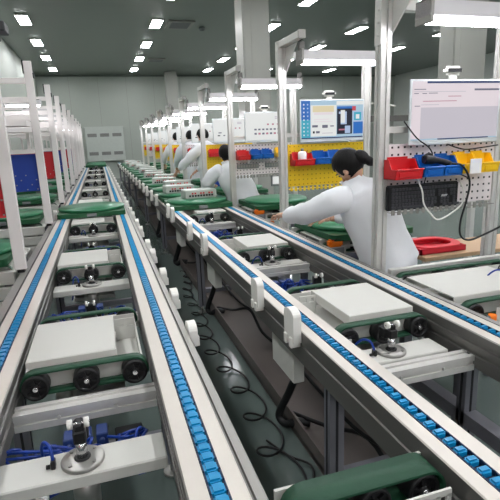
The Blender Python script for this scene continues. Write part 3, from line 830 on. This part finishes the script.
# ------------------------------------------------------------------ people
def skinned(verts, edges, rad, sub=2, root=0):
    me = bpy.data.meshes.new('sk'); me.from_pydata([tuple(v) for v in verts], edges, []); me.update()
    o = bpy.data.objects.new('sk', me); COL.objects.link(o)
    md = o.modifiers.new('s', 'SKIN'); md.use_smooth_shade = True
    if not me.skin_vertices: me.skin_vertices.new() if hasattr(me.skin_vertices, 'new') else None
    lay = me.skin_vertices[0].data
    for i, r in enumerate(rad):
        lay[i].radius = (r, r) if not isinstance(r, tuple) else r
        lay[i].use_root = (i == root)
    s_ = o.modifiers.new('u', 'SUBSURF'); s_.levels = sub; s_.render_levels = sub
    bpy.context.view_layer.update()
    r = bpy.data.meshes.new_from_object(o.evaluated_get(bpy.context.evaluated_depsgraph_get()))
    bpy.data.objects.remove(o); bpy.data.meshes.remove(me)
    for p in r.polygons: p.use_smooth = True
    return r
def add_mesh(b, me, mi):
    n0 = len(b.bm.faces); b.bm.from_mesh(me); b.bm.faces.ensure_lookup_table()
    for f in b.bm.faces[n0:]: f.material_index = mi; f.smooth = True
    bpy.data.meshes.remove(me)
def person(label, loc, rz, seated, lean, side, lh, rh, hyaw, hpitch, bun=True, hem=.24):
    """local frame: faces +Y; lean forward angle, side lean; lh/rh: wrist targets in the local frame"""
    t = thing('person', label, 'person', loc, None, rz)
    hz = .69 if seated else .92
    pel = Vector((0, 0, hz))
    up = Vector((math.sin(side), math.sin(lean), math.cos(lean))).normalized()
    fw = Vector((0, math.cos(lean), -math.sin(lean)))
    spn = pel+up*.2+Vector((0, -.01, 0)); ch = pel+up*.40; nk = pel+up*.53; 
    hup = (up+Vector((0, -math.sin(hpitch)*.9, .55))).normalized()
    hd = nk+hup*.14
    shl, shr = ch+up*.085+Vector((-.175, 0, 0)), ch+up*.085+Vector((.175, 0, 0))
    lh, rh = Vector(lh), Vector(rh)
    def elbow(s_, w_, sg):
        d = w_-s_; L = min(d.length, .53); m_ = (s_+w_)/2
        off = math.sqrt(max(.0004, .275**2-(L/2)**2))
        n_ = (Vector((sg*.9, -.1, -.45))); n_ -= d*(n_.dot(d)/d.length_squared); return m_+n_.normalized()*off
    el, er = elbow(shl, lh, -1), elbow(shr, rh, 1)
    if seated:
        legs = [Vector((-.1, .02, hz-.03)), Vector((-.14, .40, hz-.02)), Vector((-.13, .36, .09)), Vector((-.14, .50, .035)),
                Vector((.1, .02, hz-.03)), Vector((.14, .40, hz-.02)), Vector((.13, .36, .09)), Vector((.14, .50, .035))]
        if loc[1] > 0: # tuck the feet back under the stool
            for q in (1, 5): legs[q].y = .33
            for q in (2, 6): legs[q].y = .12
            for q in (3, 7): legs[q].y = .25
    else:
        legs = [Vector((-.1, 0, hz-.06)), Vector((-.11, .03, .5)), Vector((-.11, -.02, .09)), Vector((-.12, .13, .035)),
                Vector((.1, 0, hz-.06)), Vector((.11, .03, .5)), Vector((.11, -.02, .09)), Vector((.12, .13, .035))]
    V = [pel, spn, ch, nk, nk+hup*.08, shl, el, lh, shr, er, rh]+legs
    E = [(0, 1), (1, 2), (2, 3), (3, 4), (2, 5), (5, 6), (6, 7), (2, 8), (8, 9), (9, 10), (0, 11), (11, 12), (12, 13), (13, 14), (0, 15), (15, 16), (16, 17), (17, 18)]
    Rr = [.12, .105, .09, .045, .045, .03, .034, .027, .03, .034, .027, .085, .06, .04, .035, .085, .06, .04, .035]
    b = MB(); add_mesh(b, skinned(V, E, Rr, 1), 0)
    # hands: palm and five bent fingers
    for w_, e_, sg in ((lh, el, -1), (rh, er, 1)):
        d = (w_-e_).normalized(); sd = d.cross(Vector((0, 0, 1))).normalized(); nrm = sd.cross(d).normalized()
        pm = w_+d*.045
        add_mesh(b, skinned([w_-d*.02, pm, pm+d*.035], [(0, 1), (1, 2)], [.024, (.036, .018), (.036, .014)], 1), 0)
        for k, (off, ln) in enumerate(((-.027, .062), (-.009, .075), (.009, .07), (.027, .055))):
            r0 = pm+d*.03+sd*off
            add_mesh(b, skinned([r0, r0+d*ln*.45-nrm*.004, r0+d*ln*.75-nrm*.018, r0+d*ln-nrm*.034], [(0, 1), (1, 2), (2, 3)], [.010, .0088, .0082, .007], 1), 0)
        r0 = pm-sd*sg*(-.03)*1-d*.015
        tdir = (sd*sg*-1)
        r0 = pm+tdir*.028-d*.02
        add_mesh(b, skinned([r0, r0+tdir*.022+d*.022-nrm*.006, r0+tdir*.03+d*.05-nrm*.016], [(0, 1), (1, 2)], [.012, .010, .0085], 1), 0)
    # head with face
    hm = Matrix.Translation(hd) @ hup.to_track_quat('Z', 'Y').to_matrix().to_4x4() @ Matrix.Identity(4)
    q_ = Vector((0, 0, 1)).rotation_difference(hup).to_matrix().to_4x4()
    hm = Matrix.Translation(hd) @ q_ @ Matrix.Rotation(hyaw, 4, 'Z') @ Matrix.Rotation(hpitch, 4, 'X') @ Matrix.Scale(.9, 4)
    hb = MB()
    hb.sph((0, 0, 0), .1, .76, .95, 1.15, 24, 0)
    for v in hb.bm.verts:
        if v.co.z < -.02: k = min(1, (-.02-v.co.z)/.1); v.co.x *= 1-.34*k; v.co.y = v.co.y*(1-.18*k)+.012*k
        if v.co.y > .07: v.co.y = .07+(v.co.y-.07)*.6
    hb.prism([(.082, .005), (.112, -.026), (.08, -.032)], 'x', -.011, .011)
    for s_ in (-1, 1):
        hb.sph((s_*.082, .002, -.02), .026, .35, .7, 1.1, 10, 0)
        hb.sph((s_*.03, .083, .012), .011, 1.2, .6, .6, 10, 2)
        hb.box(s_*.03-.016, s_*.03+.016, .078, .09, .031, .036, mi=2)
    hb.sph((0, .083, -.055), .012, 1.9, .6, .5, 10, 1)
    tm = bpy.data.meshes.new('h'); bmesh.ops.transform(hb.bm, matrix=hm, verts=hb.bm.verts[:]); hb.bm.to_mesh(tm); hb.bm.free(); b.bm.from_mesh(tm); bpy.data.meshes.remove(tm)
    b.build('body', [M['skin'], M['lips'], M['eye']], t)
    # hair
    hh = MB(); hh.sph((0, -.012, .02), .114, .82, 1.0, 1.06, 24, 0)
    kill = [v for v in hh.bm.verts if v.co.y > .062 and v.co.z < .05 or (v.co.y > .03 and v.co.z < -.03)]
    bmesh.ops.delete(hh.bm, geom=kill, context='VERTS')
    for v in hh.bm.verts:
        if v.co.z < -.06: v.co.z = -.06-(-.06-v.co.z)*.6
    if bun:
        hh.sph((0, -.118, -.035), .05, .95, .85, 1.25, 16, 0).sph((0, -.128, -.09), .038, .9, .8, 1.2, 14, 0)
        hh.sph((0, -.1, .0), .032, 1.2, .6, 1, 12, 1)
    bmesh.ops.transform(hh.bm, matrix=hm, verts=hh.bm.verts[:])
    hh.build('hair', [M['hair'], M['hairtie']], t)
    # coat: lofted torso with skinned sleeves
    cb = MB(); rt = Vector((1, 0, 0)); rt = (rt-up*rt.dot(up)).normalized(); fwd = up.cross(rt)
    if fwd.y < 0: fwd = -fwd
    secs = ([(-.135, hem, .20, .05), (-.08, hem-.01, .195, .04)] if seated else [(-.48, .235, .20, 0), (-.3, .225, .19, 0), (-.12, .21, .17, 0)])
    secs += [(0, .222, .175, .02), (.12, .198, .155, 0), (.24, .20, .15, 0), (.36, .212, .145, 0), (.46, .21, .135, 0), (.515, .18, .115, .0), (.55, .11, .09, .01), (.58, .074, .074, .02), (.605, .072, .074, .03)]
    rings = []; fine = []
    for q0, q1 in zip(secs, secs[1:]):
        for k in range(3): fine.append(tuple(q0[j]+(q1[j]-q0[j])*k/3 for j in range(4)))
    fine.append(secs[-1])
    for u, a_, b_, f_ in fine:
        c_ = pel+up*u+fwd*f_ if u > -.05 else pel+Vector((0, 0, u))+fwd*f_
        rings.append([cb.bm.verts.new(c_+rt*(a_*(abs(math.cos(q))**.8)*math.copysign(1, math.cos(q)))+fwd*(b_*math.sin(q)*(1+.03*math.sin(5*q+u*9)))) for q in [2*PI*k/28 for k in range(28)]])
    for p_, q2 in zip(rings, rings[1:]):
        for k in range(28): cb.bm.faces.new((p_[k], p_[(k+1) % 28], q2[(k+1) % 28], q2[k])).smooth = True
    for e0, e1, w_ in ((shl, el, lh), (shr, er, rh)):
        wv = w_-(w_-e1).normalized()*.02
        add_mesh(cb, skinned([e0-(e1-e0).normalized()*.03+(ch-e0)*.25, e0+(e1-e0)*.1, (e0+e1)/2, e1, (e1+wv)/2, wv], [(0, 1), (1, 2), (2, 3), (3, 4), (4, 5)], [.10, .098, .09, .08, .07, .058], 2), 0)
    cb.bm.normal_update()
    for v in cb.bm.verts:
        p_ = v.co+Vector(loc)*3
        n1 = noise.noise(Vector((p_.x*6+p_.z*2, p_.y*6, p_.z*3)))+.5*noise.noise(Vector((p_.x*15+4, p_.y*15, p_.z*8)))
        v.co += v.normal*(.03*abs(n1)-.009)
    cb.build('lab_coat', M['coat'], t)
    tr = MB()
    for k in (0, 4): add_mesh(tr, skinned([legs[k], legs[k+1], legs[k+2]+Vector((0, 0, .02))], [(0, 1), (1, 2)], [.105, .078, .06], 2), 0)
    tr.build('trousers', M['trouser'], t)
    for k in (2, 6):
        f_ = legs[k]; MB().box(f_.x-.045, f_.x+.045, f_.y-.07, f_.y+.19, .0, .085, .03, 3).build('shoe', M['shoe'], t)
    return t
def stool(loc, label):
    t = thing('stool', label, 'stool', loc, 'round work stools')
    MB().lathe([(.01, .0), (.15, .0), (.16, .01), (.16, .035), (.14, .045), (.01, .045)], 24, (0, 0, .50)).build('seat', M['bezdark'], t)
    MB().cyl((0, 0, .05), (0, 0, .50), .022, 12).build('column', M['chrome'], t)
    b = MB()
    for k in range(5):
        a = 2*PI*k/5; b.tube([(0, 0, .08), (.2*math.cos(a), .2*math.sin(a), .03)], .016, 8).sph((.2*math.cos(a), .2*math.sin(a), .022), .022, seg=8)
    b.build('base', M['black'], t)
    return t
person('woman in a white coat with black tied-back hair, bending before the nearest yellow pegboard', (1.735, 2.56, 0), math.radians(24), True, math.radians(18), math.radians(-16),
       (-.33, .64, .98), (.0, .52, .92), math.radians(8), math.radians(-26), hem=.265)
stool((1.735, 2.54, 0), 'work stool under the woman by the yellow pegboard')
person('person in a white coat with short black hair, sitting behind the third workstation pegboard', (1.72, 5.72, 0), math.radians(10), True, math.radians(9), math.radians(-20),
       (-.26, .46, .93), (.0, .46, .93), math.radians(4), math.radians(-6), bun=False)
stool((1.72, 5.70, 0), 'work stool under the person with short hair at the third workstation')
person('person in a white coat reaching left beside the fourth workstation post', (1.72, 7.55, 0), math.radians(40), False, math.radians(12), 0, (-.3, .45, 1.05), (.1, .42, 1.0), math.radians(10), math.radians(-15), bun=False)
person('standing person in a white coat, between the fifth and sixth workstation', (1.75, 9.25, 0), math.radians(10), False, math.radians(8), 0, (-.2, .42, 1.0), (.15, .42, 1.0), 0, math.radians(-10), bun=False)
person('standing person in a white coat farthest away, by the sixth workstation post', (1.76, 11.0, 0), math.radians(20), False, math.radians(6), 0, (-.2, .35, 1.0), (.15, .4, 1.0), 0, math.radians(-10), bun=False)

# ------------------------------------------------------------------ left workstations
LP = [3.15, 4.98, 6.79, 8.28, 9.9, 11.5, 13.2, 15, 16.8, 18.6]
XLp = -.535
def make_left(label, loc, bm_):
    t = thing('workstation_frame', label, 'workstation', loc, 'white workstation frames on the left')
    MB().box(-.035, .035, -.02, .02, .765, 2.27, .004).build('post', M['post'], t)
    MB().box(-.046, -.035, -.022, .022, 2.16, 2.28, .004).build('end_cap', M['black'], t)
    MB().box(.035, .045, -.02, .03, 2.12, 2.17, .003).build('side_clip', M['black'], t)
    MB().box(-.02, .02, -.018, .018, .746, .766).build('foot_bracket', M['black'], t)
    for z in (2.1, 1.93, 1.77):
        MB().box(-1.0, -.035, -.02, .02, z-.025, z+.025, .003).build('cross_beam', M['post'], t)
    MB().box(-1.04, -1.0, -.02, .02, 0, 2.2).build('post', M['post'], t)
    MB().box(-.33, -.29, .03, .06, 1.45, 1.78).build('hanging_bar', M['post'], t)
    MB().box(-.98, -.04, -.02, .02, 1.445, 1.475).build('cross_beam', M['post'], t)
    b = MB(); peg_panel(b, -.98, -.04 if bm_ == 'blueb' else .02, 1.09, 1.44, .026, .045, keep=lambda i, j: (i*7+j*3) % 5 < 2 and j < 4)
    b.build('pegboard', [M[bm_], M['strip']], t)
    b = MB().box(-1.0, -.04, -.3, .0, 1.69, 1.735); b.build('shelf', M['post'], t)
    return t
fl = {}
for i, y in enumerate(LP):
    k = 'redb' if i % 2 == 0 else 'blueb'
    lab = f'white workstation frame with {"red" if k == "redb" else "blue"} pegboard, {ORD[i]} post from the camera on the left'
    if k in fl: dup(fl[k], (XLp, y, 0), lab)
    else: fl[k] = make_left(lab, (XLp, y, 0), k)
lp2 = None
for i, y in enumerate(LP):
    if i in (0, 1): continue
    lab = f'LED work lamp on the left side, at the {ORD[i]} white post from the camera'
    if lp2 is None:
        lp2 = thing('work_lamp', lab, 'lamp', (XLp-.07, y-.22, 1.99), 'LED work lamps')
        MB().prism([(-.05, .02), (.05, .02), (.04, .075), (-.04, .075)], 'x', -.42, 0).build('housing', M['lampbody'], lp2)
        MB().cyl((-.40, 0, .008), (-.02, 0, .008), .0095, 10).build('led_tube', LAMPL, lp2)
        for u in (-.06, -.40): MB().box(u, u+.04, -.02, .22, .075, .085).build('hanger', M['aluside'], lp2)
    else: dup(lp2, (XLp-.07, y-.22, 1.99), lab)
for y in (1.35, -.3, -2., -3.7):  # out-of-view frames and fill lamps added to light the left posts' fronts
    dup(fl['redb'], (XLp, y, 0), 'white workstation frame with red pegboard nearer than the left picture edge')
    dup(lp2, (XLp-.07, y-.22, 1.99), 'LED work lamp nearer than the left picture edge')
# bracket at the top of nearest left post
tag(MB().box(-.03, .06, -.12, .02, -.02, .03, .005).box(-.02, .02, -.1, -.02, -.06, -.02, .005).build('sensor_bracket', M['bezdark'], None, (XLp+.065, LP[0]-.02, 2.14)), 'dark bracket on top of the nearest left post', 'bracket')
def make_left_spur(label, loc):
    t = thing('spur_transfer', label, 'conveyor unit', loc, 'white spur benches on the left')
    b = MB()
    for z in (.34, .44, .54, .64): b.box(-.85, .0, 0, .03, z, z+.085, .004)
    b.box(-.85, .0, .03, .78, .70, .715).box(-.85, 0, .75, .78, .34, .72)
    b.build('bench_body', M['white'], t)
    for y in (.12, .66):
        belt(t, -.78, -.07, y, .044, .70, .045)
    for x in (-.82, -.05):
        for y in (.06, .72): MB().box(x-.025, x+.025, y-.025, y+.025, 0, .70).build('leg', M['dark_alu'], t)
    MB().box(-.5, -.08, .2, .58, .72, .745, .003).build('cover_plate', M['white'], t)
    return t
ls = None
for i, y in enumerate(LP):
    lab = f'white spur bench with green belts on the left, behind the {ORD[i]} post'
    loc = (-.60, y+.12, 0)
    if ls is None: ls = make_left_spur(lab, loc)
    else: dup(ls, loc, lab)
    dup(Pp, (-.99, y+.52, ZP), f'green pallet on the left side behind the {ORD[i]} white post from the camera', 'green pallets on the left benches')
t = thing('terminal_box', 'small black terminal box with an orange plug at the near right spur front', 'connector', (1.505, SPY[0]-.095, .646))
MB().box(0, .05, 0, .035, 0, .06, .003).build('terminal_body', M['black'], t)
MB().box(.052, .072, .005, .035, 0, .05, .003).build('terminal_label', M['grey'], t)
MB().cyl((.095, .02, .0), (.095, .02, .05), .018, 14).build('plug', M['orange'], t)
# near left white box at the frame edge
t = thing('spur_transfer', 'white spur bench at the left picture edge before the nearest post', 'conveyor unit', (-.62, 2.0, 0))
for x in (-.75, -.05):
    for y in (.06, .72): MB().box(x-.025, x+.025, y-.025, y+.025, 0, .36).build('leg', M['dark_alu'], t)
b = MB().box(-.8, 0, 0, .8, .63, .70, .004)
for z in (.36, .45, .54): b.box(-.8, -.02, .0, .78, z, z+.08, .004)
b.build('bench_body', M['white'], t)
MB().box(-.06, -.02, .55, .62, .70, .76, .004).build('bracket', M['white'], t)

# ------------------------------------------------------------------ floor cables and hoses
pts = []
N = 15*20
for k in range(N+1):
    s_ = k/N; a = 2*PI*k/20; turn = k/20
    y = 5.3-(.215*turn+.0036*turn*turn)+(.085+.02*s_)*math.sin(a)
    xc = .80-.17*min(1, s_*2.2)+.05*s_+.02*math.sin(s_*19)
    b_ = .035+.055*s_
    pts.append((xc-b_*math.cos(a), y, .012+.012*(1+math.cos(a))))
tag(MB().tube(pts, .0062, 7).build('coiled_cable', M['cable']), 'black coiled cable strung out along the dark aisle floor', 'cable')
def hose(pts, r, label): return tag(MB().tube(smooth_path(pts, 6), r, 10).build('hose', M['cable']), label, 'hose')
for i, y in enumerate((2.08, 3.85, 5.7, 7.6)):
    hose([(.86, y-.07, .60), (.855, y-.06, .40), (.825, y+.0, .22), (.785, y+.05, .08), (.78, y+.045, .035), (.80, y-.01, .03), (.84, y-.05, .06), (.90, y-.08, .055)], .021 if i < 2 else .03,
         f'thick black hose dropping from the middle conveyor, {ORD[i]} from the camera')
for i, y in enumerate((1.25, 3.0, 4.7)):
    cable('cable', [(.84+.03*i, y+.9, .05), (.93, y+.6, .12), (1.0, y+.35, .2), (1.02, y+.1, .10), (1.1, y-.2, .05), (1.08, y-.5, .045)], .011, f'black cable sagging under the middle conveyor, {ORD[i]} from the camera')
    cable('cable', [(.88, y+.8, .33), (.95, y+.4, .24), (1.05, y+.15, .22), (1.15, y-.15, .16), (1.2, y-.4, .05)], .009, f'thin black lead hanging beneath the middle conveyor, {ORD[i]} from the camera')
cable('cable', [(.66, 2.0, .012), (.72, 1.85, .012), (.79, 1.75, .012), (.74, 1.62, .012), (.68, 1.55, .012), (.70, 1.42, .012), (.76, 1.32, .012)], .006, 'black cable curling on the floor near the bottom edge')

# ------------------------------------------------------------------ world and colour
w = bpy.data.worlds.new('World'); sc.world = w; w.use_nodes = True
w.node_tree.nodes['Background'].inputs['Color'].default_value = (.9, .95, 1, 1); w.node_tree.nodes['Background'].inputs['Strength'].default_value = .1
vs = sc.view_settings; vs.view_transform = 'Standard'; vs.look = 'None'; vs.gamma = 1; vs.use_curve_mapping = False; vs.exposure = .27
